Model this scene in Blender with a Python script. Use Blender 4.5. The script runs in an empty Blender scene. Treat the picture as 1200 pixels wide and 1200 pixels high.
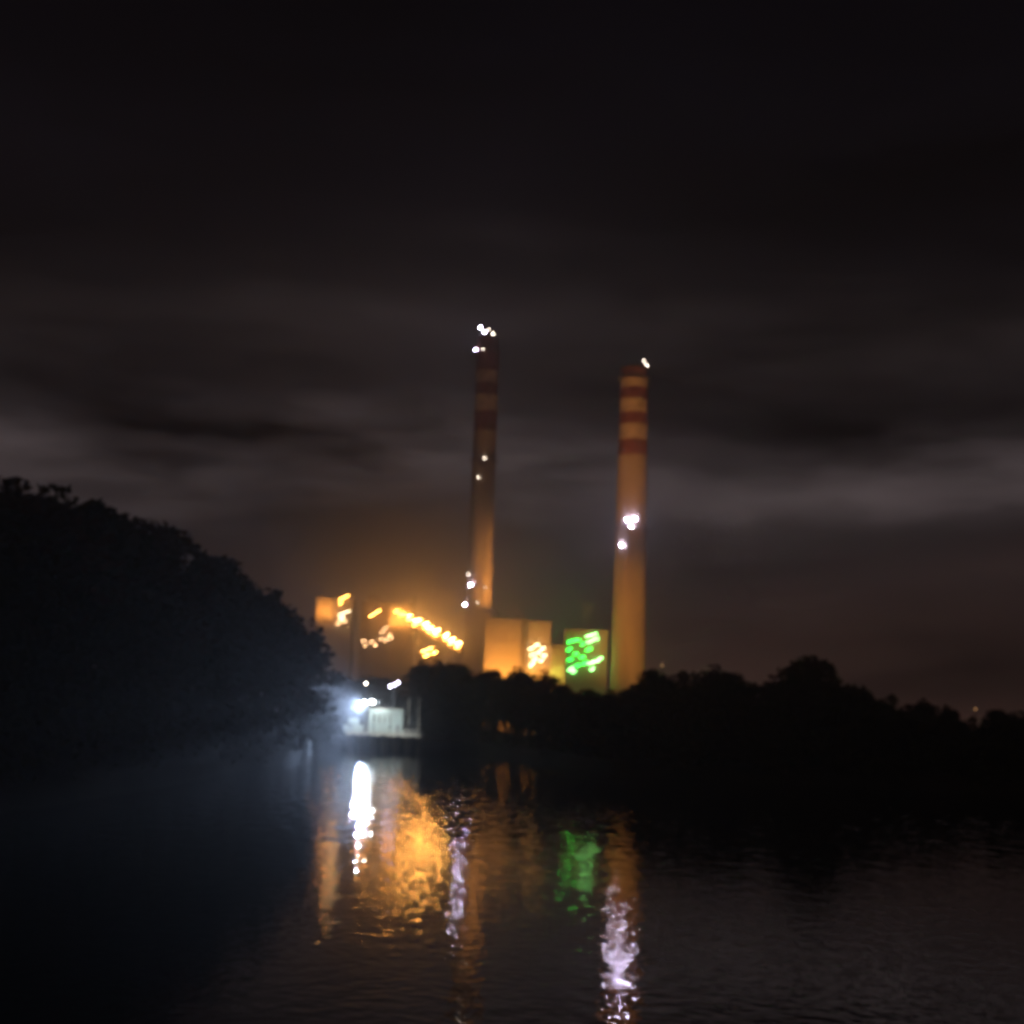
import bpy, math, random
from mathutils import Vector, Matrix

# ------------------------------------------------------------------ camera
R = math.radians
SC = bpy.context.scene
COL = SC.collection
FPX = 1648.0                      # focal length in photo pixels (1200 wide)
PITCH, ROLL, CAMZ = R(8.56), R(2.0), 8.0
_r0, _u0 = Vector((1, 0, 0)), Vector((0, -math.sin(PITCH), math.cos(PITCH)))
CF = Vector((0, math.cos(PITCH), math.sin(PITCH)))
CR = math.cos(ROLL) * _r0 + math.sin(ROLL) * _u0
CU = -math.sin(ROLL) * _r0 + math.cos(ROLL) * _u0
cd = bpy.data.cameras.new('camera')
cam = bpy.data.objects.new('camera', cd)
COL.objects.link(cam)
cam.matrix_world = Matrix(((CR.x, CU.x, -CF.x, 0), (CR.y, CU.y, -CF.y, 0), (CR.z, CU.z, -CF.z, CAMZ), (0, 0, 0, 1)))
cd.sensor_width = 36.0
cd.lens = 18.0 * FPX / 600.0
cd.clip_start = 0.1
cd.clip_end = 12000
cd.dof.use_dof = True             # the photograph is out of focus
cd.dof.focus_distance = 6.0
cd.dof.aperture_fstop = 2.3
SC.camera = cam

# ------------------------------------------------------------------ render / exposure
SC.render.engine = 'CYCLES'
SC.view_settings.view_transform = 'Standard'
SC.view_settings.look = 'None'
SC.view_settings.gamma = 1.0
SC.view_settings.exposure = 0.0
SC.view_settings.use_curve_mapping = False
SC.cycles.use_denoising = True
SC.cycles.denoiser = 'OPENIMAGEDENOISE'
SC.cycles.max_bounces = 6
SC.cycles.diffuse_bounces = 2
SC.cycles.glossy_bounces = 3
SC.cycles.transmission_bounces = 2
SC.cycles.volume_bounces = 0
SC.cycles.sample_clamp_indirect = 20
SC.cycles.use_light_tree = True
SC.cycles.use_adaptive_sampling = True
SC.cycles.adaptive_threshold = 0.03

# ------------------------------------------------------------------ night sky
W = bpy.data.worlds.new('World')
SC.world = W
W.use_nodes = True
wn, wl = W.node_tree.nodes, W.node_tree.links
wn.clear()
SUN_EL, SUN_ROT = R(24), R(200)
tc = wn.new('ShaderNodeTexCoord')
sep = wn.new('ShaderNodeSeparateXYZ')
wl.new(tc.outputs['Generated'], sep.inputs[0])


def wmath(op, a, b=None):
    n = wn.new('ShaderNodeMath')
    n.operation = op
    for i, v in enumerate((a, b)):
        if v is None:
            continue
        if isinstance(v, (int, float)):
            n.inputs[i].default_value = v
        else:
            wl.new(v, n.inputs[i])
    return n.outputs[0]


def wnoise(scale_xyz, scale, detail, loc=(0, 0, 0)):
    mp = wn.new('ShaderNodeMapping')
    mp.inputs['Scale'].default_value = scale_xyz
    mp.inputs['Location'].default_value = loc
    wl.new(tc.outputs['Generated'], mp.inputs[0])
    t = wn.new('ShaderNodeTexNoise')
    t.inputs['Scale'].default_value = scale
    t.inputs['Detail'].default_value = detail
    t.inputs['Roughness'].default_value = 0.55
    wl.new(mp.outputs[0], t.inputs[0])
    return t.outputs[0]


warp = wmath('MULTIPLY', wmath('SUBTRACT', wnoise((1, 1, 3.0), 3.0, 5, (8.27, 11.96, 1.94)), 0.5), 0.14)
hgt = wmath('ADD', sep.outputs['Z'], warp)
ramp = wn.new('ShaderNodeValToRGB')
cr = ramp.color_ramp
cr.interpolation = 'B_SPLINE'
# cloud decks lit from below by the towns: bright band at about ten degrees, dark overhead
SKY = [(0.0, (.24, .125, .085)), (.05, (.13, .074, .056)), (.10, (.024, .020, .021)), (.138, (.036, .031, .031)),
       (.165, (.185, .160, .157)), (.195, (.070, .061, .062)), (.22, (.013, .0115, .012)), (.265, (.023, .0190, .018)),
       (.295, (.007, .0060, .0062)), (.34, (.0018, .0016, .0020)), (.46, (.0010, .0010, .0014)), (1.0, (.0009, .0009, .0013))]
while len(cr.elements) < len(SKY):
    cr.elements.new(0.5)
for e, (p, c) in zip(cr.elements, SKY):
    e.position = p
    e.color = (c[0] * 1.06, c[1] * .95, c[2] * (1.0 if p < .3 else 1.25), 1)
wl.new(hgt, ramp.inputs[0])
patch = wmath('ADD', wmath('MULTIPLY', wnoise((1, 1, 4.5), 2.3, 6, (.58, 11.84, 6.4)), 4.6), -1.35)
mul = wn.new('ShaderNodeVectorMath')
mul.operation = 'SCALE'
wl.new(ramp.outputs[0], mul.inputs[0])
wl.new(patch, mul.inputs[3])
sky = wn.new('ShaderNodeTexSky')
sky.sky_type = 'NISHITA'
sky.sun_disc = False
sky.sun_elevation = SUN_EL
sky.sun_rotation = SUN_ROT
bgn = wn.new('ShaderNodeBackground')
bgn.inputs[1].default_value = 0.00004          # moonlit air, almost nothing
wl.new(sky.outputs[0], bgn.inputs[0])
bgc = wn.new('ShaderNodeBackground')
bgc.inputs[1].default_value = 1.0
wl.new(mul.outputs[0], bgc.inputs[0])
add = wn.new('ShaderNodeAddShader')
wl.new(bgn.outputs[0], add.inputs[0])
wl.new(bgc.outputs[0], add.inputs[1])
out = wn.new('ShaderNodeOutputWorld')
wl.new(add.outputs[0], out.inputs[0])

sd = bpy.data.lights.new('moon', 'SUN')         # unseen moon, added as faint fill light
sd.energy = 0.004
sd.angle = R(10)
sd.color = (1.0, .96, .9)
so = bpy.data.objects.new('moon', sd)
COL.objects.link(so)
_dir = Vector((math.sin(SUN_ROT) * math.cos(SUN_EL), math.cos(SUN_ROT) * math.cos(SUN_EL), math.sin(SUN_EL)))
so.rotation_euler = _dir.to_track_quat('Z', 'Y').to_euler()

# ------------------------------------------------------------------ helpers
rnd = random.Random(7)


def at(px, py, Y):
    d = CF + CR * ((px - 600) / FPX) + CU * ((600 - py) / FPX)
    return Vector((0, 0, CAMZ)) + d * (Y / d.y)


def atz(px, Y, z):
    lo, hi = -3000.0, 4000.0
    for _ in range(50):
        m = (lo + hi) / 2
        if at(px, m, Y).z > z:
            lo = m
        else:
            hi = m
    return at(px, lo, Y)


def lerp(tab, x):
    if x <= tab[0][0]:
        return tab[0][1]
    for (a, u), (b, v) in zip(tab, tab[1:]):
        if x <= b:
            return u + (v - u) * (x - a) / (b - a)
    return tab[-1][1]


def sstep(t):
    t = max(0.0, min(1.0, t))
    return t * t * (3 - 2 * t)


class MB:
    def __init__(s):
        s.v, s.f = [], []

    def raw(s, v, f):
        b = len(s.v)
        s.v += [tuple(p) for p in v]
        s.f += [tuple(b + i for i in q) for q in f]
        return s

    def box(s, c, d, rot=None):
        x, y, z = d[0] / 2, d[1] / 2, d[2] / 2
        pts = [Vector((i * x, j * y, k * z)) for k in (-1, 1) for j in (-1, 1) for i in (-1, 1)]
        if rot is not None:
            pts = [rot @ p for p in pts]
        c = Vector(c)
        return s.raw([p + c for p in pts], [(0, 2, 3, 1), (4, 5, 7, 6), (0, 1, 5, 4), (2, 6, 7, 3), (0, 4, 6, 2), (1, 3, 7, 5)])

    def bar(s, a, b, w, h=None):
        a, b = Vector(a), Vector(b)
        d = b - a
        return s.box((a + b) / 2, (w, h or w, d.length), d.to_track_quat('Z', 'Y').to_matrix())

    def tube(s, pts, rads, n=10, cap=True):
        pts = [Vector(p) for p in pts]
        vs, fs = [], []
        for i, p in enumerate(pts):
            d = (pts[min(i + 1, len(pts) - 1)] - pts[max(i - 1, 0)])
            m = d.to_track_quat('Z', 'Y').to_matrix()
            for k in range(n):
                a = 2 * math.pi * k / n
                vs.append(p + m @ Vector((math.cos(a) * rads[i], math.sin(a) * rads[i], 0)))
        for i in range(len(pts) - 1):
            for k in range(n):
                fs.append((i * n + k, i * n + (k + 1) % n, (i + 1) * n + (k + 1) % n, (i + 1) * n + k))
        if cap:
            fs.append(tuple(range(n))[::-1])
            fs.append(tuple((len(pts) - 1) * n + k for k in range(n)))
        return s.raw(vs, fs)

    def lathe(s, prof, n=48, c=(0, 0, 0)):
        vs, fs = [], []
        for r, z in prof:
            for k in range(n):
                a = 2 * math.pi * k / n
                vs.append((c[0] + r * math.cos(a), c[1] + r * math.sin(a), c[2] + z))
        for i in range(len(prof) - 1):
            for k in range(n):
                fs.append((i * n + k, i * n + (k + 1) % n, (i + 1) * n + (k + 1) % n, (i + 1) * n + k))
        return s.raw(vs, fs)

    def ball(s, c, r, n=8):
        prof = [(max(1e-3, r * math.sin(math.pi * i / 5)), -r * math.cos(math.pi * i / 5)) for i in range(6)]
        return s.lathe(prof, n, c)

    def mesh(s, name, mat, smooth=False):
        me = bpy.data.meshes.new(name)
        me.from_pydata(s.v, [], s.f)
        me.materials.append(mat)
        if smooth:
            me.polygons.foreach_set('use_smooth', [True] * len(me.polygons))
        me.update()
        return me

    def build(s, name, mat, parent=None, smooth=False):
        return link(name, s.mesh(name, mat, smooth), parent)


def link(name, me, parent=None):
    o = bpy.data.objects.new(name, me)
    COL.objects.link(o)
    o.parent = parent
    return o


def tag(o, label=None, cat=None, group=None, kind=None):
    for k, v in (('label', label), ('category', cat), ('group', group), ('kind', kind)):
        if v:
            o[k] = v
    return o


def empty(name, loc, rz=0.0):
    o = bpy.data.objects.new(name, None)
    COL.objects.link(o)
    o.location = loc
    o.rotation_euler = (0, 0, rz)
    o.empty_display_size = 1.0
    return o


# ------------------------------------------------------------------ materials
def material(name, col, rough=.8, var=.25, scale=.3, metal=0.0, bump=0.0, stretch=(1, 1, 1), spec=.3):
    m = bpy.data.materials.new(name)
    m.use_nodes = True
    n, l = m.node_tree.nodes, m.node_tree.links
    b = n['Principled BSDF']
    b.inputs['Roughness'].default_value = rough
    b.inputs['Metallic'].default_value = metal
    b.inputs['Specular IOR Level'].default_value = spec
    t = n.new('ShaderNodeTexCoord')
    mp = n.new('ShaderNodeMapping')
    mp.inputs['Scale'].default_value = stretch
    l.new(t.outputs['Object'], mp.inputs[0])
    no = n.new('ShaderNodeTexNoise')
    no.inputs['Scale'].default_value = scale
    no.inputs['Detail'].default_value = 6
    no.inputs['Roughness'].default_value = .65
    l.new(mp.outputs[0], no.inputs[0])
    r = n.new('ShaderNodeValToRGB')
    r.color_ramp.elements[0].position = .3
    r.color_ramp.elements[1].position = .7
    r.color_ramp.elements[0].color = (*[c * (1 - var) for c in col], 1)
    r.color_ramp.elements[1].color = (*[min(1, c * (1 + var)) for c in col], 1)
    l.new(no.outputs[0], r.inputs[0])
    l.new(r.outputs[0], b.inputs['Base Color'])
    if bump:
        bm = n.new('ShaderNodeBump')
        bm.inputs['Distance'].default_value = bump
        l.new(no.outputs[0], bm.inputs['Height'])
        l.new(bm.outputs[0], b.inputs['Normal'])
    return m


def glow(name, col, strength):
    m = bpy.data.materials.new(name)
    m.use_nodes = True
    n, l = m.node_tree.nodes, m.node_tree.links
    n.clear()
    e = n.new('ShaderNodeEmission')
    e.inputs[0].default_value = (*col, 1)
    e.inputs[1].default_value = strength
    o = n.new('ShaderNodeOutputMaterial')
    l.new(e.outputs[0], o.inputs[0])
    return m


M = {
    'concrete': material('concrete', (.36, .31, .25), .9, .22, .12, bump=.05, stretch=(1, 1, .25)),
    'red_paint': material('red_paint', (.17, .06, .042), .7, .5, .25),
    'white_paint': material('white_paint', (.46, .40, .33), .7, .4, .25),
    'soot': material('soot', (.06, .05, .045), .95, .4, .3),
    'steel': material('steel', (.22, .22, .22), .55, .25, .8, metal=.6),
    'cladding': material('cladding', (.42, .37, .30), .75, .16, .25, stretch=(1, 1, .15)),
    'dark_cladding': material('dark_cladding', (.16, .13, .12), .8, .25, .2, stretch=(1, 1, .2)),
    'pale_cladding': material('pale_cladding', (.55, .52, .44), .7, .14, .25, stretch=(1, 1, .15)),
    'green_wall': material('green_wall', (.40, .43, .36), .75, .18, .3, stretch=(1, 1, .2)),
    'cabin_paint': material('cabin_paint', (.50, .58, .53), .5, .15, .6, stretch=(1, 1, .3)),
    'timber': material('timber', (.10, .075, .055), .85, .35, 1.2, stretch=(1, 1, .2)),
    'deck': material('deck', (.30, .31, .29), .8, .25, .8),
    'ground': material('ground', (.055, .055, .035), .95, .45, .05, bump=.15),
    'bark': material('bark', (.07, .05, .035), .95, .3, 2.0),
    'leaf': material('leaf', (.055, .062, .022), .75, .4, .35),
    'leaf_warm': material('leaf_warm', (.085, .055, .022), .75, .4, .35),
    'glass': material('glass', (.03, .035, .04), .15, .1, .5, spec=.6),
    'rubber': material('rubber', (.02, .02, .02), .9, .2, 2.0),
}
SODIUM = (1.0, .37, .06)
G = {
    'sodium': glow('sodium_lamp', SODIUM, 130),
    'sodium_hot': glow('sodium_lamp_bright', (1.0, .40, .075), 250),
    'sodium_flood': glow('sodium_floodlight', SODIUM, 5000),
    'sodium_dim': glow('sodium_lamp_dim', (1.0, .55, .25), 45),
    'flood': glow('white_floodlight', (.80, .93, 1.0), 300),
    'violet': glow('violet_white_lamp', (.78, .74, 1.0), 28),
    'beacon': glow('beacon_lamp', (.74, .66, 1.0), 480),
    'beacon_top': glow('tip_beacon_lamp', (.74, .68, 1.0), 110),
    'beacon_dim': glow('beacon_lamp_dim', (1.0, .85, .70), 40),
    'green': glow('green_lamp', (.02, 1.0, .07), 38),
    'green_pale': glow('pale_green_lamp', (.25, 1.0, .22), 40),
    'warm': glow('warm_white_lamp', (1.0, .80, .45), 40),
    'warm_far': glow('warm_far_lamp', (1.0, .5, .2), 1.6),
}

# ------------------------------------------------------------------ water and land
SHORE = [(-900, 45), (-400, 60), (-100, 85), (0, 100), (160, 135), (250, 170), (330, 225), (365, 270), (385, 360), (420, 395),
         (540, 385), (600, 335), (680, 262), (730, 240), (900, 226), (1200, 214), (1700, 200), (2400, 190)]
HILL = [(-900, 12), (0, 11), (160, 10.5), (250, 9), (330, 6.5), (370, 2.5), (400, 0)]


def az_px(x, y):
    return 600 + FPX * (x / max(y, 1e-3))


def wob(px, r):
    return 1.0 * math.sin(px * .043 + r * .021) + .6 * math.sin(px * .11 - r * .05)


def ground_z(x, y):
    px = az_px(x, y)
    r = y
    rs = lerp(SHORE, px) + 1.5 * math.sin(px * .05) + .8 * math.sin(px * .17)
    d = r - rs
    z = -2.5 + 5.0 * sstep((d + 5) / 11)
    z += lerp(HILL, px) * sstep((d - 2) / 60)
    return z + .25 * wob(px, r) * sstep(d / 12)


# land across the water, one sheet out to the horizon
vs, fs = [], []
cols = [-900 + 15 * i for i in range(221)]
offs = [-6, -3, 0, 2, 4, 7, 12, 20, 32, 48, 70, 100, 150, 230, 350, 550, 900, 1500, 2300]
for px in cols:
    rs = lerp(SHORE, px)
    for d in offs:
        y = rs + d
        x = (px - 600) / FPX * y
        vs.append((x, y, ground_z(x, y)))
n = len(offs)
for i in range(len(cols) - 1):
    for j in range(n - 1):
        a = i * n + j
        fs.append((a, a + n, a + n + 1, a + 1))
tag(MB().raw(vs, fs).build('ground', M['ground'], smooth=True), kind='structure')
# the bank the photographer stands on
vs, fs = [], []
prof = [(-60, 6.6), (-20, 6.5), (-4, 6.4), (3, 6.1), (6, 5.2), (11, 2.6), (16, .6), (20, -2.0)]
nx = 61
for i in range(nx):
    x = -90 + 3 * i
    for (y, z) in prof:
        vs.append((x, y + .5 * math.sin(x * .4), z + .12 * math.sin(x * .9 + y)))
k = len(prof)
for i in range(nx - 1):
    for j in range(k - 1):
        a = i * k + j
        fs.append((a, a + k, a + k + 1, a + 1))
tag(MB().raw(vs, fs).build('near_bank', M['ground'], smooth=True), kind='structure')


def water_mat():
    m = bpy.data.materials.new('water')
    m.use_nodes = True
    n, l = m.node_tree.nodes, m.node_tree.links
    b = n['Principled BSDF']
    b.inputs['Base Color'].default_value = (.006, .009, .011, 1)
    b.inputs['Roughness'].default_value = .006
    b.inputs['IOR'].default_value = 1.333
    t = n.new('ShaderNodeTexCoord')

    def wave(scale, stretch, rot, detail, w):
        mp = n.new('ShaderNodeMapping')
        mp.inputs['Scale'].default_value = stretch
        mp.inputs['Rotation'].default_value = (0, 0, rot)
        l.new(t.outputs['Object'], mp.inputs[0])
        x = n.new('ShaderNodeTexNoise')
        x.inputs['Scale'].default_value = scale
        x.inputs['Detail'].default_value = detail
        x.inputs['Roughness'].default_value = .45
        l.new(mp.outputs[0], x.inputs[0])
        y = n.new('ShaderNodeMath')
        y.operation = 'MULTIPLY'
        y.inputs[1].default_value = w
        l.new(x.outputs[0], y.inputs[0])
        return y.outputs[0]
    def maths(op, u, v):
        q = n.new('ShaderNodeMath')
        q.operation = op
        for k_, w_ in enumerate((u, v)):
            if isinstance(w_, float):
                q.inputs[k_].default_value = w_
            else:
                l.new(w_, q.inputs[k_])
        return q.outputs[0]
    # ruffled mid channel, calmer water in the lee of the near bank
    sp = n.new('ShaderNodeSeparateXYZ')
    l.new(t.outputs['Object'], sp.inputs[0])
    mr = n.new('ShaderNodeMapRange')
    mr.interpolation_type = 'SMOOTHSTEP'
    mr.inputs[1].default_value = 55
    mr.inputs[2].default_value = 150
    l.new(sp.outputs['Y'], mr.inputs[0])
    big = maths('MULTIPLY', wave(1.0, (.7, .34, 1), .12, 1.5, .17), mr.outputs[0])
    calm = maths('SUBTRACT', 1.0, maths('MULTIPLY', mr.outputs[0], .7))
    fine = maths('ADD', wave(2.3, (.9, .8, 1), .3, 1.0, .016), wave(1.1, (.9, .7, 1), -.2, 1.0, .020))
    hgt_ = maths('ADD', maths('MULTIPLY', fine, calm), big)
    bm = n.new('ShaderNodeBump')
    bm.inputs['Strength'].default_value = 1.0
    bm.inputs['Distance'].default_value = 1.0
    l.new(hgt_, bm.inputs['Height'])
    l.new(bm.outputs[0], b.inputs['Normal'])
    return m


tag(MB().raw([(-2400, -60, 0), (2400, -60, 0), (2400, 2500, 0), (-2400, 2500, 0)], [(0, 1, 2, 3)]).build('water', water_mat()), kind='structure')

# ------------------------------------------------------------------ lamps as parts
def aim_mat(d):
    return Vector(d).to_track_quat('Z', 'Y').to_matrix()


def floodlight(parent, loc, aim, size, mat, spot=None):
    """parts of the thing they are bolted to: housing > lens, bracket"""
    m = aim_mat(aim)
    loc = Vector(loc)
    h = MB().box(loc - m @ Vector((0, 0, size * .28)), (size * 1.2, size * 1.2, size * .5), m)
    o = h.build('floodlight', M['steel'], parent)
    vs = [loc + m @ Vector((math.cos(a) * size * .5, math.sin(a) * size * .5, size * .02)) for a in [i * math.pi / 4 for i in range(8)]]
    MB().raw(vs, [tuple(range(8))]).build('lens', mat, o)
    MB().bar(loc - m @ Vector((0, 0, size * .3)), loc - m @ Vector((0, 0, size * .3)) - Vector((0, 0, size)), size * .2).build('bracket', M['steel'], o)
    if spot:
        ld = bpy.data.lights.new('floodlight_beam', 'SPOT')
        ld.energy, ld.spot_size, ld.spot_blend, ld.color, ld.shadow_soft_size = spot[0], R(spot[1]), .9, spot[2], size * .4
        lo = bpy.data.objects.new('floodlight_beam', ld)
        COL.objects.link(lo)
        lo.parent = o
        lo.location = loc + m @ Vector((0, 0, size * .3))
        lo.rotation_euler = (m @ Matrix.Rotation(math.pi, 3, 'X')).to_euler()
    return o


def streak_lamp(parent, c, length, tilt, rad, mat, face=(0, -1, 0)):  # lamp drawn as a slanted streak, copying its shake trail
    """slim tube lamp with a backing batten"""
    c = Vector(c)
    d = Vector((math.cos(tilt), 0, math.sin(tilt))) * (length / 2)
    back = Vector(face) * -(rad * 1.6)
    o = MB().bar(c - d * 1.05 + back, c + d * 1.05 + back, rad * 1.6).build('streak_lamp', M['steel'], parent)
    MB().tube([c - d, c + d], [rad, rad], 6).build('tube', mat, o)
    return o


def beacon(parent, c, r, mat):
    c = Vector(c)
    o = MB().lathe([(r * .2, -r * 2.2), (r * .9, -r * 2.1), (r * .9, -r * .9), (r * .2, -r * .85)], 8, c).build('beacon', M['steel'], parent)
    MB().ball(c, r).build('globe', mat, o)
    return o


# ------------------------------------------------------------------ chimneys
def chimney(px_top, py_top, px_bot, Y, r_top, r_bot, bands, label, galleries):
    base = atz(px_bot, Y, 2.4)
    top = at(px_top, py_top, Y)
    H = top.z - base.z
    root = empty('chimney', (base.x, Y, base.z))
    tag(root, label, 'chimney', 'the two power station chimneys')

    def rad(z):
        t = z / H
        return r_bot + (r_top - r_bot) * (t ** .8)

    def zz(py):
        return at(px_top, py, Y).z - base.z
    cuts = [zz(p) for p, _ in bands]
    z0 = cuts[-1]
    MB().lathe([(rad(z0 * i / 16), z0 * i / 16) for i in range(17)], 56).build('shaft', M['concrete'], root, True)
    for i in range(len(bands) - 1):
        a, b = cuts[i + 1], cuts[i]
        MB().lathe([(rad(a), a), (rad((a + b) / 2), (a + b) / 2), (rad(b), b)], 56).build('painted_band', M[bands[i + 1][1]], root, True)
    rt = rad(H)
    MB().lathe([(rt, H), (rt + .5, H + .15), (rt + .5, H + 1.2), (rt - .5, H + 1.2), (rt - .7, H - 6), (0.01, H - 6.2)], 56).build('rim', M['soot'], root, True)
    for py in galleries:
        z = zz(py)
        r = rad(z)
        g = MB().lathe([(r + .02, z), (r + 1.5, z), (r + 1.5, z + .25), (r + .02, z + .25)], 40)
        gal = g.build('gallery', M['steel'], root)
        rl = MB()
        for k in range(20):
            a = 2 * math.pi * k / 20
            x, y = (r + 1.4) * math.cos(a), (r + 1.4) * math.sin(a)
            rl.box((x, y, z + .8), (.09, .09, 1.1))
        rl.lathe([(r + 1.36, z + 1.3), (r + 1.46, z + 1.3), (r + 1.46, z + 1.4), (r + 1.36, z + 1.4), (r + 1.36, z + 1.3)], 40)
        rl.build('railing', M['steel'], gal)
    ld = MB()
    for s in (-.35, .35):
        ld.bar((s + .3 * r_bot, -rad(2) * .97 - .3, 2), (s + .3 * r_bot, -rad(H) * .93 - .3, H), .12)
    ld.build('ladder', M['steel'], root)
    return root, base, rad, H


def put_beacon(ch, px, py, Y, r, mat):
    root, base, rad, H = ch
    p = at(px, py, Y)
    z = p.z - base.z
    x = p.x - base.x
    rr = rad(min(z, H)) + .9
    x = max(-rr * .98, min(rr * .98, x))
    y = -math.sqrt(max(0.1, rr * rr - x * x))
    beacon(root, (x, y, z), r, mat)
    if z > H:                                    # beacons standing above the rim are on short rods
        MB().bar((x, y, H + .3), (x, y, z - r), .18).build('rod', M['steel'], root)
    else:
        MB().bar((x, y, z - r * 2), (x * .9, y * .9, z - r * 2), .16).build('arm', M['steel'], root)


Y1, Y2 = 850.0, 760.0
c1 = chimney(567, 398, 555, Y1, 6.9, 8.2, [(398, ''), (436, 'red_paint'), (450, 'white_paint'), (464, 'red_paint'), (483, 'white_paint'), (506, 'red_paint')],
             'dim left chimney with red and white bands and white beacons at its tip', [413, 541, 690])
for px, py, r, m in [(563, 387, .75, 'beacon_top'), (568, 393, .75, 'beacon_top'), (573, 390, .35, 'beacon_dim'), (578, 395, .45, 'beacon_dim'), (557, 411, .8, 'beacon_top'), (566.5, 413, .35, 'beacon_dim'),
                     (568, 540, .35, 'beacon_dim'), (561, 562, .3, 'beacon_dim'),
                     (549, 674, .5, 'beacon_dim'), (551.5, 687, .75, 'beacon'), (544, 709, .65, 'beacon'), (569, 690, .35, 'beacon_dim'), (560, 708, .3, 'beacon_dim')]:
    put_beacon(c1, px, py, Y1, r, G[m])  # clustered globes copy the shake trail of fewer lamps
c2 = chimney(743, 434, 734, Y2, 7.6, 9.9, [(434, ''), (446, 'red_paint'), (456, 'white_paint'), (469, 'red_paint'), (485, 'white_paint'), (499, 'red_paint'), (517, 'white_paint'), (535, 'red_paint')],
             'floodlit right chimney glowing orange brown with red and white bands', [445, 622])
for px, py, r, m in [(753, 427, .35, 'beacon_dim'), (757, 431, .4, 'beacon_dim'), (733, 612, .5, 'beacon'), (743, 611, .5, 'beacon'), (738, 620, .45, 'beacon'), (726.5, 641, .55, 'beacon')]:
    put_beacon(c2, px, py, Y2, r, G[m])  # grouped beacons repeat a smeared lamp

# ------------------------------------------------------------------ power station buildings
def block(name, label, px0, px1, py_top, Y, depth, mat, parapet=True, ribs=0, cat='building', base_z=2.4):
    a, b = at(px0, py_top, Y), at(px1, py_top, Y)
    cx, w = (a.x + b.x) / 2, b.x - a.x
    ztop = (a.z + b.z) / 2
    h = ztop - base_z
    root = empty(name, (cx, Y, base_z))
    tag(root, label, cat)
    MB().box((0, depth / 2, h / 2), (w, depth, h)).build('wall', M[mat], root)
    MB().box((0, depth / 2, h + .2), (w + .8, depth + .8, .4)).build('roof', M['dark_cladding'], root)
    if parapet:
        for (c, d) in [((0, -.2, h + .9), (w + .8, .3, 1.0)), ((0, depth + .2, h + .9), (w + .8, .3, 1.0)),
                       ((-w / 2 - .2, depth / 2, h + .9), (.3, depth - .02, 1.0)), ((w / 2 + .2, depth / 2, h + .9), (.3, depth - .02, 1.0))]:
            MB().box(c, d).build('parapet', M[mat], root)
    if ribs:
        me = MB().box((0, 0, 0), (.35, .22, h - .4)).mesh('pilaster', M[mat])
        for i in range(ribs + 1):
            o = link('pilaster', me, root)
            o.location = (-w / 2 + .4 + (w - .8) * i / ribs, -.112, h / 2)
    return root, w, h


def loc(root, px, py, Y):
    return at(px, py, Y) - root.location


# orange floodlit turbine hall between the chimneys
YB = 780.0
hall, w, h = block('turbine_hall', 'boxy hall floodlit orange between the two chimneys', 569, 616, 728, YB, 30, 'cladding', ribs=8)
for i in range(4):
    x = -w / 2 + w * (i + .5) / 4
    floodlight(hall, (x, -24, 24), (0, 1, .5), 1.2, G['sodium_flood'])
    MB().bar((x, -24, 0), (x, -24, 23), .3).build('lamp_pole', M['steel'], hall)
for x in (-w * .3, 0, w * .3):
    MB().box((x, 12, h + 1.9), (3, 4, 3)).build('roof_vent', M['dark_cladding'], hall)
for z in (h * .42, h * .62, h * .82):
    MB().box((0, -.2, z), (w + .1, .3, .35)).build('string_course', M['cladding'], hall)
MB().tube([(w * .42, -1.0, 0), (w * .42, -1.0, h + 2)], [.45, .45], 12).build('downpipe', M['steel'], hall)
MB().tube([(-w * .2, 26, h), (-w * .2, 26, h + 6), (-w * .55, 40, h + 9)], [1.3, 1.3, 1.3], 14).build('flue_duct', M['steel'], hall)
# paler annex with a cluster of warm white lamps
annex, w, h = block('annex', 'paler lower annex with warm white lamps right of the orange hall', 617, 646, 731, YB + 4, 22, 'pale_cladding', ribs=4)
for px, py in [(622, 760), (629, 756), (636, 760), (624, 767), (631, 765), (638, 768), (627, 773), (634, 774), (623, 779)]:
    p = loc(annex, px, py, YB + 3)
    streak_lamp(annex, p, 2.2 + rnd.random(), R(28 + rnd.uniform(-14, 14)), .17, G['warm'])
# low yellow green block
low, w, h = block('low_shed', 'small low shed lit yellow green beside the green lit building', 646, 663, 759, YB - 14, 12, 'pale_cladding')
floodlight(low, (-2, -6, h * .7), (0.1, 1, .2), .5, glow('yellow_green_lamp', (.75, .9, .10), 1500))
MB().bar((-2, -6, 0), (-2, -6, h * .7 - .4), .25).build('lamp_pole', M['steel'], low)
# green lit building
green, w, h = block('green_lit_building', 'building covered in bright green lamps left of the right chimney', 663, 712, 741, YB - 20, 20, 'green_wall', ribs=6)
for px, py, g in [(668, 752, 0), (676, 750, 0), (690, 745, 1), (697, 743, 1), (667, 761, 0), (683, 755, 0), (691, 752, 1), (698, 749, 1),
                  (675, 766, 0), (690, 761, 0), (668, 773, 0), (682, 770, 0), (669, 784, 1), (677, 780, 0), (685, 777, 0),
                  (692, 777, 1), (698, 775, 1), (703, 772, 1), (672, 787, 1), (694, 784, 1)]:
    p = loc(green, px, py, YB - 21)
    streak_lamp(green, p, 2.4 + rnd.random() * 1.4, R(24 + rnd.uniform(-18, 18)), .2, G['green_pale' if g else 'green'])
p = loc(green, 706, 752, YB - 30)
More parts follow.
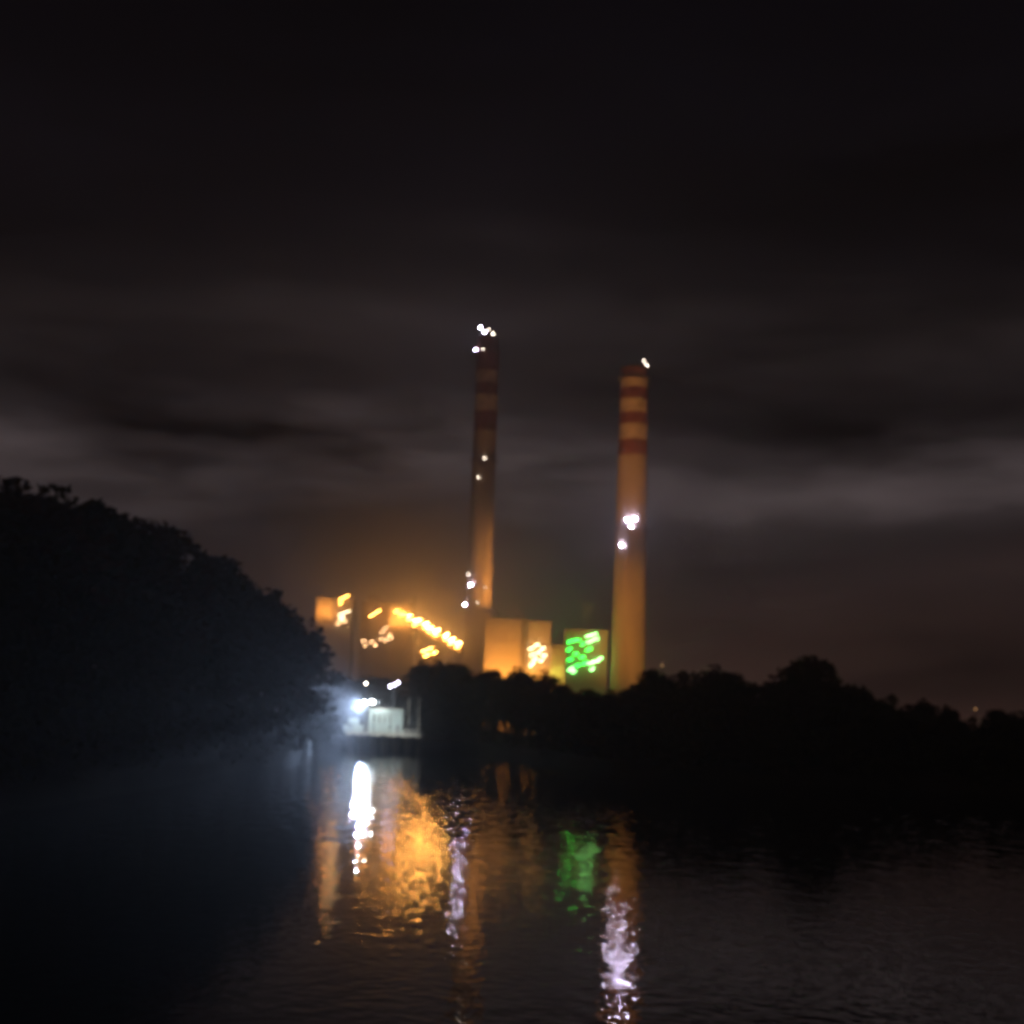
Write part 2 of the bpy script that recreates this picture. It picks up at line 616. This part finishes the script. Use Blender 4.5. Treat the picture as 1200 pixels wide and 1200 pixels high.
# boiler house at the left, dark, with a lit head and the sloping conveyor
YL = 745.0
boiler, w, h = block('boiler_house', 'tall dark boiler house at the head of the sloping lamps', 424, 482, 709, YL, 34, 'dark_cladding', ribs=6)
hd = MB().box((w * .27, -.75, h - 6), (w * .42, 1.4, 11)).build('lit_bay', M['cladding'], boiler)
for px, py, L, m in [(436, 721, 3.4, 'sodium'), (442, 717, 3.4, 'sodium'), (465, 716, 3.0, 'sodium'), (471, 720, 3.2, 'sodium')]:
    streak_lamp(boiler, loc(boiler, px, py, YL - 3), L, R(25), .22, G[m])
for px, py in [(448, 741), (452, 736), (456, 744), (446, 749), (452, 750), (435, 752), (428, 757), (440, 756), (426, 751), (458, 748)]:
    streak_lamp(boiler, loc(boiler, px, py, YL - 2), 1.5 + rnd.random(), R(rnd.uniform(5, 40)), .12, G['sodium_dim'])
floodlight(boiler, (w * .27, -9, h - 9), (0, 1, .35), .95, G['sodium_flood'])  # added lamp, only there to brighten the bay
MB().bar((w * .27, -9, h - 9.6), (w * .27, 0, h - 12.5), .3).build('lamp_arm', M['steel'], boiler)
fr = MB()
for i in range(5):
    x = -w / 2 - .4 + (w + .8) * i / 4
    fr.bar((x, -1.6, 0), (x, -1.6, h - 13), .45)
for z in range(8, int(h) - 12, 9):
    fr.bar((-w / 2 - .4, -1.6, z), (w / 2 + .4, -1.6, z), .35)
    for i in range(4):
        x = -w / 2 - .4 + (w + .8) * i / 4
        fr.bar((x, -1.6, z), (x + (w + .8) / 4, -1.6, z + 9), .22)
fr.build('steel_frame', M['steel'], boiler)
for z in (17, 35):
    if z < h - 14:
        MB().box((0, -1.0, z), (w + 1.5, 1.6, .15)).build('walkway', M['steel'], boiler)
MB().tube([(w * .5 + 1.2, 3, 0), (w * .5 + 1.2, 3, h + 5)], [.9, .9], 14).build('flue_pipe', M['steel'], boiler)
MB().box((-w * .3, 10, h + 3), (6, 6, 5)).build('roof_vent', M['dark_cladding'], boiler)
st = MB().tube([(-w * .28, 4, h), (-w * .28, 4, h + 8)], [.7, .6], 12)
st.build('vent_pipe', M['steel'], boiler)
# transfer tower further left
tower, w, h = block('transfer_tower', 'leftmost small tower with stacked orange and white lamps', 371, 413, 704, YL + 10, 18, 'cladding', ribs=5)
for px, py, L, m in [(400, 702, 2.6, 'sodium'), (406, 699, 2.8, 'sodium'), (399, 707, 2.2, 'sodium'),
                     (400, 720, 3.4, 'warm'), (407, 717, 3.2, 'warm'), (401, 725, 3.2, 'warm'), (396, 731, 1.8, 'sodium_dim'), (404, 728, 1.6, 'sodium_dim')]:
    streak_lamp(tower, loc(tower, px, py, YL + 8), L, R(24), .2, G[m])
floodlight(tower, (-4.5, -7, h - 7), (0, 1, .4), .75, G['sodium_flood'])
MB().bar((-4.5, -7, h - 7.4), (-4.5, 0.1, h - 7.4), .3).build('lamp_arm', M['steel'], tower)

# sloping conveyor gallery with the row of very bright lamps
A, B = at(479, 728, YL - 4), at(541, 762, YL - 34)
conv = empty('conveyor_gallery', (A.x, A.y, 2.4))
tag(conv, 'enclosed conveyor sloping down under a row of blazing orange lamps', 'conveyor')
a, b = A - conv.location, B - conv.location
MB().bar(a, b, 3.2, 3.6).build('gallery', M['cladding'], conv)
ls = MB()
for i in range(12):
    p, q = a.lerp(b, i / 12), a.lerp(b, (i + 1) / 12)
    dz = 1.75 if i % 2 else -1.75
    ls.bar(p + Vector((0, -1.95, dz)), q + Vector((0, -1.95, -dz)), .22)
for dz in (-1.9, 1.9):
    ls.bar(a + Vector((0, -1.95, dz)), b + Vector((0, -1.95, dz)), .3)
ls.build('lattice_truss', M['steel'], conv)
wk = MB().bar(a + Vector((0, -2.7, -1.6)), b + Vector((0, -2.7, -1.6)), 1.1, .12)
wk.build('walkway', M['steel'], conv)
for t in (.25, .6, .95):
    p = a.lerp(b, t)
    tr = MB()
    for s in (-2.2, 2.2):
        tr.bar((p.x + s, p.y, 0), (p.x + s * .4, p.y, p.z - 1.6), .5)
    for k in range(4):
        z0 = (p.z - 3) * k / 4
        tr.bar((p.x - 2.1 + .3 * k, p.y, z0), (p.x + 2.1 - .3 * k, p.y, z0 + (p.z - 3) / 4), .25)
    tr.build('trestle', M['steel'], conv)
for i in range(8):
    t = (i + .35 + rnd.uniform(-.28, .28)) / 7.6
    p = a.lerp(b, min(t, 1)) + Vector((0, -2.6, 2.9 + rnd.uniform(-.7, .7)))
    L = rnd.uniform(2.6, 5.2)
    streak_lamp(conv, p, L, R(22 + rnd.uniform(-16, 16)), rnd.uniform(.26, .42), G['sodium_hot'])
    streak_lamp(conv, p + Vector((rnd.uniform(-.6, .6), .1, -1.9)), L * .9, R(18 + rnd.uniform(-8, 8)), .28, G['sodium'])
    MB().bar(p + Vector((0, .4, -.2)), p + Vector((0, 1.0, -2.4)), .2).build('lamp_arm', M['steel'], conv)
for px, py in [(497, 763), (504, 760), (500, 768), (509, 765)]:
    q = at(px, py, YL - 30) - conv.location
    streak_lamp(conv, q, 2.8, R(24), .2, G['sodium'])
MB().box((a.lerp(b, .55).x - 4, a.lerp(b, .55).y + 1, (B.z - 2.4) * .5 - 1), (11, 5, B.z - 4)).build('drive_house', M['dark_cladding'], conv)

# chimney floodlights standing in the yard
def yard_flood(px, Y, z, target, energy, cone, label, col=SODIUM):
    g = atz(px, Y, 2.4)
    root = empty('floodlight_mast', (g.x, Y, 2.4))
    tag(root, label, 'floodlight')
    MB().tube([(0, 0, 0), (0, 0, z)], [.35, .2], 8).build('mast', M['steel'], root)
    MB().box((0, 0, z + .1), (2.4, .5, .2)).build('cross_arm', M['steel'], root)
    aim = Vector(target) - (root.location + Vector((0, 0, z + 1.2)))
    floodlight(root, (0, 0, z + 1.6), aim, 1.0, G['sodium_flood'], (energy, cone, col))
    return root


b1, b2 = c1[1], c2[1]
yard_flood(750, Y2 - 180, 12, (b2.x, Y2, 66), 1.35e6, 27, 'floodlight mast hidden among trees below the right chimney')
yard_flood(745, Y2 - 184, 12, (b2.x, Y2, 168), 1.7e6, 27, 'second floodlight mast behind the trees aimed at the right chimney top')
yard_flood(606, Y1 - 30, 66, (b1.x, Y1, 100), 4.2e5, 60, 'floodlight mast behind the orange hall aimed at the left chimney')

# ------------------------------------------------------------------ jetty with white floodlights
YJ = 352.0
jl, jr = at(405, 859, YJ), at(494, 859, YJ)
jw = jr.x - jl.x
jz = (jl.z + jr.z) / 2
jet = empty('jetty', ((jl.x + jr.x) / 2, YJ, 0))
tag(jet, 'small jetty on dark piles glaring under white floodlights', 'jetty')
MB().box((0, 6, jz - .25), (jw, 12, .5)).build('deck', M['deck'], jet)
MB().box((0, -.18, jz - .35), (jw + .2, .3, .9)).build('edge_beam', M['white_paint'], jet)
pile = MB().tube([(0, 0, -3), (0, 0, jz - .55)], [.38, .34], 10).mesh('pile', M['timber'])
for i in range(7):
    for y in (.6, 6, 11.4):
        o = link('pile', pile, jet)
        o.location = (-jw / 2 + .8 + (jw - 1.6) * i / 6, y, 0)
brace = MB()
for i in range(6):
    x0 = -jw / 2 + .8 + (jw - 1.6) * i / 6
    x1 = -jw / 2 + .8 + (jw - 1.6) * (i + 1) / 6
    brace.bar((x0, .15, .5), (x1, .15, jz - 1), .2)
brace.build('bracing', M['timber'], jet)
post = MB().box((0, 0, .55), (.09, .09, 1.1)).mesh('railing_post', M['white_paint'])
for i in range(15):
    o = link('railing_post', post, jet)
    o.location = (-jw / 2 + .15 + (jw - .3) * i / 14, .25, jz)
for z in (.55, 1.08):
    MB().bar((-jw / 2, .25, jz + z), (jw / 2, .25, jz + z), .07).build('rail', M['white_paint'], jet)
tyre = MB().lathe([(.35, -.15), (.55, -.15), (.6, 0), (.55, .15), (.35, .15), (.3, 0), (.35, -.15)], 14).mesh('fender', M['rubber'])
for i in range(5):
    o = link('fender', tyre, jet)
    o.location = (-jw / 2 + 2 + (jw - 4) * i / 4, -.55, jz - 1.1)
    o.rotation_euler = (R(90), 0, 0)
MB().box((0, 14.5, jz - .2), (3.5, 5, .4)).build('gangway', M['deck'], jet)
MB().box((0, 26, jz - .2), (3.5, 18, .4)).build('approach', M['deck'], jet)

# pale cabin on the jetty
p0, p1 = at(433, 831, YJ + 4), at(473, 831, YJ + 4)
cw = p1.x - p0.x
chh = (p0.z + p1.z) / 2 - jz
cab = empty('jetty_cabin', ((p0.x + p1.x) / 2, YJ + 4, jz))
tag(cab, 'pale green ribbed cabin lit up on the jetty deck', 'cabin')
MB().box((0, 2, chh / 2), (cw, 4, chh)).build('wall', M['cabin_paint'], cab)
MB().box((0, 2, chh + .12), (cw + .5, 4.5, .24)).build('roof', M['white_paint'], cab)
rib = MB().box((0, 0, chh / 2), (.14, .12, chh - .1)).mesh('rib', M['white_paint'])
for i in range(12):
    o = link('rib', rib, cab)
    o.location = (-cw / 2 + .2 + (cw - .4) * i / 11, -.062, 0)
for x in (-cw * .36, -cw * .2, -cw * .04, cw * .12):
    f = MB().box((x, -.03, chh * .62), (.5, .1, 2.4)).build('window', M['white_paint'], cab)
    MB().box((x, -.09, chh * .62), (.34, .05, 2.2)).build('pane', M['glass'], f)
d = MB().box((cw * .34, -.05, 1.05), (.95, .14, 2.1)).build('door', M['steel'], cab)
MB().box((cw * .34 - .35, -.16, 1.05), (.06, .1, .2)).build('handle', M['white_paint'], d)

for x in (-cw * .95, -cw * .3, cw * .2, cw * .7):  # added lamps facing back, to light the cabin front and deck edge
    f_ = floodlight(jet, Vector((x, -6.6, 1.7)) + cab.location - jet.location, (.1, 1, -.05), .5, G['flood'])
    MB().bar(Vector((x, -6.6, 1.1)) + cab.location - jet.location, Vector((x, -3.9, -.3)) + cab.location - jet.location, .14).build('lamp_arm', M['steel'], f_)
# stacked stores beside the cabin
q0 = at(417, 846, YJ + 5)
for i, (dx, dz, ww, lab) in enumerate([(-1.9, 0, 2.6, 'pale store crate at the left end of the jetty deck'), (.9, 0, 2.4, 'pale store crate between the left crate and the cabin'), (-.6, 1.75, 2.6, 'upper pale crate stacked on the jetty under the white lamps')]):
    r_ = empty('store_crate', (q0.x + dx, YJ + 5, jz + dz))
    tag(r_, lab, 'crate', 'store crates on the jetty')
    MB().box((0, 1, .85), (ww, 2, 1.6)).build('body', M['cabin_paint'], r_)
    for k in range(5):
        MB().box((-ww / 2 + .2 + (ww - .4) * k / 4, -.04, .85), (.12, .1, 1.5)).build('batten', M['white_paint'], r_)
    MB().box((0, 1, 1.69), (ww + .1, 2.1, .08)).build('lid', M['white_paint'], r_)

# slim steel stair tower beside the cabin
sx = at(484, 845, YJ + 4)
stt = empty('stair_tower', (sx.x, YJ + 4, jz))
tag(stt, 'open steel stair tower at the right end of the jetty', 'stair tower')
sh = at(484, 818, YJ + 4).z - jz
for x in (-1.3, 1.3):
    for y in (0, 2.4):
        MB().bar((x, y, 0), (x, y, sh), .16).build('post', M['white_paint'], stt)
nfl = 3
for i in range(nfl):
    z = sh * (i + 1) / nfl - .1
    MB().box((0, 1.2, z), (2.44, 2.24, .1)).build('landing', M['steel'], stt)
    s = 1 if i % 2 else -1
    MB().bar((-1.1 * s, .6, sh * i / nfl), (1.1 * s, .6, z), .7, .12).build('flight', M['steel'], stt)

# floodlight masts on the jetty
def jetty_mast(px, py, dY, label, lamps):
    top = at(px, py, YJ + dY)
    root = empty('jetty_floodlight', (top.x, YJ + dY, jz))
    tag(root, label, 'floodlight')
    hh = top.z - jz
    MB().tube([(0, 0, 0), (0, 0, hh - .8)], [.22, .14], 8).build('mast', M['steel'], root)
    MB().box((0, 0, hh - .75), (max(1.2, len(lamps) * 1.3), .25, .2)).build('cross_arm', M['steel'], root)
    for (dx, dz, aim, s, m, sp) in lamps:
        floodlight(root, (dx, -.3, hh + dz), aim, s, G[m], sp)
    return root


BEAM = (.50, .66, 1.0)
jetty_mast(431, 824, 1.5, 'brightest white floodlight pair low on the left of the jetty',
           [(-1.6, -1.2, (-.1, .6, -.6), .9, 'flood', None), (-.75, 0, (-.14, -1, -.13), .85, 'flood', (2.0e5, 37, BEAM)), (1.1, .35, (.15, -1, -.25), .8, 'flood', None), (2.3, .2, (.8, .45, -.5), .9, 'flood', None)])  # outer back-facing lamps added to light the crates and cabin
jetty_mast(462, 803, 7, 'tall mast with violet white lamps above the jetty cabin',
           [(-.9, -.3, (-.1, -1, -.2), .75, 'violet', None), (.1, .1, (0, -1, -.3), .55, 'violet', None), (1.0, .7, (.2, -1, -.2), .65, 'violet', None)])
jetty_mast(429, 801, 5, 'thin mast with one small dim lamp over the jetty',
           [(0, 0, (0, -1, -.1), .45, 'beacon_dim', None)])

# ------------------------------------------------------------------ trees
def leaf_cloud(mb, c, rx, ry, rz, n, size, rg):
    for _ in range(n):
        while True:
            v = Vector((rg.uniform(-1, 1), rg.uniform(-1, 1), rg.uniform(-1, 1)))
            if .12 < v.length < 1:
                break
        v *= v.length ** -.35 if v.length > 0 else 1
        if v.length > 1.08:
            v *= 1.08 / v.length
        p = Vector((c[0] + v.x * rx, c[1] + v.y * ry, c[2] + v.z * rz))
        s = size * rg.uniform(.55, 1.3)
        q = Vector((rg.gauss(0, 1), rg.gauss(0, 1), rg.gauss(0, 1) + .6)).normalized().to_track_quat('Z', 'Y').to_matrix()
        ang = rg.uniform(0, 6.28)
        u = q @ Vector((math.cos(ang), math.sin(ang), 0)) * s
        w_ = q @ Vector((-math.sin(ang), math.cos(ang), 0)) * s * .55
        b = len(mb.v)
        mb.v += [tuple(p - u), tuple(p - w_), tuple(p + u), tuple(p + w_)]
        mb.f.append((b, b + 1, b + 2, b + 3))


def tree_meshes(seed, mat, spread, clumps, openness):
    """a unit tree, one metre tall"""
    rg = random.Random(seed)
    tr, cr_ = MB(), MB()
    bend = (rg.uniform(-.03, .03), rg.uniform(-.03, .03))
    tr.tube([(0, 0, -.04), (bend[0] * .5, bend[1] * .5, .22), (bend[0], bend[1], .5), (bend[0] * 1.4, 0, .82)], [.028, .021, .014, .004], 8)
    for k in range(clumps):
        t = rg.random()
        z = .34 + .56 * t
        ring = spread * (math.sin(math.pi * (.18 + .74 * t))) * rg.uniform(.35, 1)
        a = k * 2.399 + rg.uniform(-.4, .4)
        c = (bend[0] + ring * math.cos(a), bend[1] + ring * math.sin(a), z)
        tr.tube([(bend[0] * .8, bend[1] * .8, max(.18, z - .16)), ((bend[0] + c[0]) / 2, (bend[1] + c[1]) / 2, z - .06), c], [.010, .007, .003], 5)
        r = rg.uniform(.075, .13)
        leaf_cloud(cr_, c, r * 1.25, r * 1.25, r * .85, int(120 / openness), .024, rg)
    leaf_cloud(cr_, (bend[0], bend[1], .93), .06, .06, .06, 60, .022, rg)
    return tr.mesh('trunk', M['bark']), cr_.mesh('crown', M[mat])


KINDS = [tree_meshes(1, 'leaf', .24, 26, 1.0), tree_meshes(2, 'leaf', .30, 30, 1.1), tree_meshes(3, 'leaf', .20, 22, .9),
         tree_meshes(4, 'leaf_warm', .34, 34, 1.0), tree_meshes(5, 'leaf', .26, 20, 1.5)]


def tree(px, py_top, dist, kind, label, group, wide=1.0):
    x = (px - 600) / FPX * dist
    top = at(px, py_top, dist)
    for _ in range(3):
        gz = ground_z(top.x, dist)
    base = atz(px, dist, gz)
    h = top.z - gz
    root = empty('tree', (top.x * .5 + base.x * .5, dist, gz - .1), rnd.uniform(0, 6.28))
    tag(root, label, 'tree', group)
    t, c = KINDS[kind]
    for nm, me in (('trunk', t), ('crown', c)):
        o = link(nm, me, root)
        o.scale = (h * wide, h * wide, h)
    return root


def shore(px, d):
    return lerp(SHORE, px) + d


GL, GR = 'black trees on the left headland', 'dark trees along the right bank'
LEFT = [(-75, 545, 22, 1, 'dark tree cut off by the left edge of the picture'),
        (2, 556, 25, 3, 'highest broad dark tree on the far left of the headland'),
        (62, 566, 30, 1, 'broad black tree second from the left on the headland'),
        (112, 583, 24, 0, 'dark rounded tree where the left treeline starts to fall'),
        (152, 604, 30, 3, 'black tree at the first step down of the left treeline'),
        (196, 636, 22, 1, 'dark tree midway down the falling left treeline'),
        (238, 644, 30, 0, 'upright black tree forming the second hump of the left treeline'),
        (272, 668, 22, 1, 'dark tree just beyond the second hump of the left treeline'),
        (304, 696, 26, 3, 'low spreading tree on the lower part of the left slope'),
        (334, 716, 22, 0, 'small dark tree near the tip of the left headland'),
        (356, 752, 14, 2, 'slender black tree just left of the leftmost lit tower'),
        (374, 800, 8, 4, 'bush sized tree at the tip of the left headland')]
for px, py, d, k, lab in LEFT:
    tree(px, py, shore(px, d), k, lab, GL, 1.25)
RIGHT = [(496, 772, 12, 2, 'narrow tree added below the upper sloping orange lamps to block their reflection'),  # trees below the sloping lamps added to block their water reflection
         (510, 771, 12, 1, 'tree added below the middle of the sloping orange lamps to block their reflection'),
         (527, 774, 14, 0, 'tree added below the lower end of the sloping orange lamps to block their reflection'),
         (546, 777, 12, 1, 'dark tree under the foot of the left chimney'),  # raised to help block the lamps' reflection
         (578, 781, 30, 0, 'dark tree below the left edge of the orange hall'),
         (606, 779, 26, 2, 'narrow dark tree below the right edge of the orange hall'),
         (634, 783, 24, 1, 'dark tree below the warm white lamps of the annex'),
         (662, 800, 20, 0, 'dark tree below the yellow green shed'),
         (690, 806, 18, 3, 'low spreading tree below the green lit building'),
         (716, 806, 16, 2, 'dark tree at the left foot of the right chimney'),
         (744, 800, 20, 1, 'dark tree hiding the foot of the right chimney'),
         (768, 781, 22, 0, 'dark tree just right of the right chimney'),
         (800, 784, 18, 4, 'loose crowned tree second to the right of the right chimney'),
         (832, 776, 22, 1, 'broad dark tree making the first hump right of the chimneys'),
         (862, 784, 18, 0, 'dark tree left of the gap with a tiny orange lamp'),
         (893, 812, 14, 4, 'low sparse tree in the gap under the tiny orange lamp'),
         (920, 786, 18, 2, 'narrow tree on the left shoulder of the big dome tree'),
         (948, 766, 24, 3, 'big brownish dome crowned tree highest on the right bank'),
         (982, 790, 18, 1, 'dark tree on the right shoulder of the big dome tree'),
         (1014, 806, 20, 0, 'medium dark tree midway along the right bank'),
         (1046, 812, 18, 4, 'sparse dark tree right of the middle of the right bank'),
         (1078, 816, 22, 1, 'broad low tree on the right bank before the faint glow'),
         (1108, 824, 18, 2, 'small upright tree left of the faint orange glow'),
         (1142, 838, 14, 4, 'lowest tree under the faint orange glow at far right'),
         (1172, 828, 18, 0, 'dark tree second from the right edge of the picture'),
         (1206, 826, 20, 1, 'dark tree cut off by the right edge of the picture')]
for px, py, d, k, lab in RIGHT:
    tree(px, py, shore(px, d), k, lab, GR, 1.2)

# thick undergrowth and the wood behind the front trees: one mass
TOPS_L = [(p, t) for p, t, *_ in LEFT]
TOPS_R = [(p, t) for p, t, *_ in RIGHT]


def wood(name, label, px0, px1, tops, drop, d0, d1, n, size, seed):
    rg = random.Random(seed)
    mb = MB()
    for i in range(n):
        px = rg.uniform(px0, px1)
        d = shore(px, rg.uniform(d0, d1))
        gz = ground_z((px - 600) / FPX * d, d)
        zt = at(px, lerp(tops, px) + drop, d).z
        nn = .5 + .5 * math.sin(px * .21 + d * .13) * math.sin(px * .083)
        z = gz - .3 + max(1.0, (zt - gz) * (.75 + .25 * nn)) * rg.random() ** .8
        c = atz(px, d, z)
        leaf_cloud(mb, c, 1.7, 1.7, 1.2, 5, size, rg)
    o = mb.build(name, M['leaf'])
    return tag(o, label, 'wood', kind='stuff')


wood('headland_wood', 'black mass of undergrowth and trees filling the left headland', -160, 380, TOPS_L, 34, 3, 55, 7000, .5, 11)
wood('bank_wood', 'black mass of undergrowth and trees behind the right bank', 500, 1290, TOPS_R, 14, 2, 50, 12500, .55, 12)
wood('shore_scrub', 'dark scrub along the shore behind the jetty, raised to block lamp reflections', 385, 560, [(385, 786), (452, 782), (468, 804), (500, 804), (560, 792)], 6, 3, 60, 6500, .55, 13)  # scrub tops raised to screen the water from the boiler house lamps

# small lamps seen through the right bank trees
def small_lamp(px, py, Y, r, label):
    p = at(px, py, Y)
    root = empty('street_lamp', (p.x, Y, 2.4))
    tag(root, label, 'lamp')
    MB().tube([(0, 0, 0), (0, 0, p.z - 2.4 - r * 1.2)], [.2, .12], 8).build('pole', M['steel'], root)
    MB().box((0, 0, p.z - 2.4 + r * 1.3), (r * 2.6, r * 2.6, r * .3)).build('hood', M['steel'], root)
    MB().ball((0, 0, p.z - 2.4), r).build('globe', G['warm_far'], root)


small_lamp(890, 806, 420, .32, 'tiny orange lamp in the gap left of the big dome tree')
small_lamp(776, 780, 420, .22, 'tiny dim lamp just right of the foot of the right chimney')
small_lamp(1143, 831, 520, .3, 'faint orange lamp low behind the trees at far right')

# ------------------------------------------------------------------ steam
def steam(px, py, Y, rx, rz, dens, lean, label):
    c = at(px, py, Y)
    rg = random.Random(int(px))
    vs, fs = [], []
    n, mrows = 16, 10
    for i in range(mrows + 1):
        t = i / mrows
        rr = rx * (.35 + .65 * t) * math.sin(math.pi * min(.985, max(.015, t))) ** .5
        for k in range(n):
            a = 2 * math.pi * k / n
            q = rr * (1 + .18 * math.sin(3 * a + 5 * t) + .1 * rg.uniform(-1, 1))
            vs.append((q * math.cos(a) + lean * t * t * rz, q * math.sin(a), -rz + 2 * rz * t))
    for i in range(mrows):
        for k in range(n):
            fs.append((i * n + k, i * n + (k + 1) % n, (i + 1) * n + (k + 1) % n, (i + 1) * n + k))
    fs.append(tuple(range(n))[::-1])
    fs.append(tuple(mrows * n + k for k in range(n)))
    m = bpy.data.materials.new('steam')
    m.use_nodes = True
    nn, l = m.node_tree.nodes, m.node_tree.links
    nn.clear()
    pv = nn.new('ShaderNodeVolumePrincipled')
    pv.inputs['Color'].default_value = (.95, .95, .95, 1)
    pv.inputs['Anisotropy'].default_value = .2
    tcx = nn.new('ShaderNodeTexCoord')
    no = nn.new('ShaderNodeTexNoise')
    no.inputs['Scale'].default_value = .22
    no.inputs['Detail'].default_value = 3
    l.new(tcx.outputs['Object'], no.inputs[0])
    rp = nn.new('ShaderNodeMapRange')
    rp.inputs[1].default_value = .42
    rp.inputs[2].default_value = .75
    rp.inputs[4].default_value = dens
    l.new(no.outputs[0], rp.inputs[0])
    l.new(rp.outputs[0], pv.inputs['Density'])
    o = nn.new('ShaderNodeOutputMaterial')
    l.new(pv.outputs[0], o.inputs['Volume'])
    ob = MB().raw(vs, fs).build('steam_plume', m)
    ob.location = c
    return tag(ob, label, 'steam', kind='stuff')


steam(441, 690, YL + 4, 5.5, 9, .35, .35, 'faint orange steam rising over the boiler house')
steam(687, 719, YB - 10, 5, 8.5, .3, .1, 'faint grey steam above the green lit building')

# added mist volumes that imitate the glow round the lamps
def halo(px, py, Y, rx, ry, rz, dens, label):
    m = bpy.data.materials.new('halo')
    m.use_nodes = True
    nn, l = m.node_tree.nodes, m.node_tree.links
    nn.clear()
    pv = nn.new('ShaderNodeVolumePrincipled')
    pv.inputs['Color'].default_value = (.95, .95, .95, 1)
    pv.inputs['Anisotropy'].default_value = .35
    tcx = nn.new('ShaderNodeTexCoord')
    ln = nn.new('ShaderNodeVectorMath')
    ln.operation = 'LENGTH'
    l.new(tcx.outputs['Object'], ln.inputs[0])
    a = nn.new('ShaderNodeMapRange')
    a.interpolation_type = 'SMOOTHSTEP'
    a.inputs[1].default_value = .98
    a.inputs[2].default_value = .05
    a.inputs[3].default_value = 0
    a.inputs[4].default_value = dens
    l.new(ln.outputs['Value'], a.inputs[0])
    l.new(a.outputs[0], pv.inputs['Density'])
    o = nn.new('ShaderNodeOutputMaterial')
    l.new(pv.outputs[0], o.inputs['Volume'])
    prof = [(max(.001, math.sin(math.pi * i / 20)), -math.cos(math.pi * i / 20)) for i in range(21)]
    ob = MB().lathe(prof, 32).build('halo', m)
    ob.location = at(px, py, Y)
    ob.scale = (rx, ry, rz)
    return tag(ob, label, 'halo', kind='stuff')


halo(480, 684, YL - 30, 125, 90, 72, .012, 'orange lit mist added for glow round the sloping lamps')
halo(440, 838, YJ + 2, 26, 16, 14, .009, 'white lit mist added for glow round the jetty floodlights')

# ------------------------------------------------------------------ night haze over water and land
hz = bpy.data.materials.new('haze')
hz.use_nodes = True
nn, l = hz.node_tree.nodes, hz.node_tree.links
nn.clear()
pv = nn.new('ShaderNodeVolumePrincipled')
pv.inputs['Color'].default_value = (.92, .93, .95, 1)
pv.inputs['Density'].default_value = .00075
pv.inputs['Anisotropy'].default_value = .7
o = nn.new('ShaderNodeOutputMaterial')
l.new(pv.outputs[0], o.inputs['Volume'])
hb = MB().box((0, 1250, 118), (8000, 2900, 242)).build('haze', hz)
tag(hb, 'thin night haze hanging over the water and the power station', 'haze', kind='stuff')
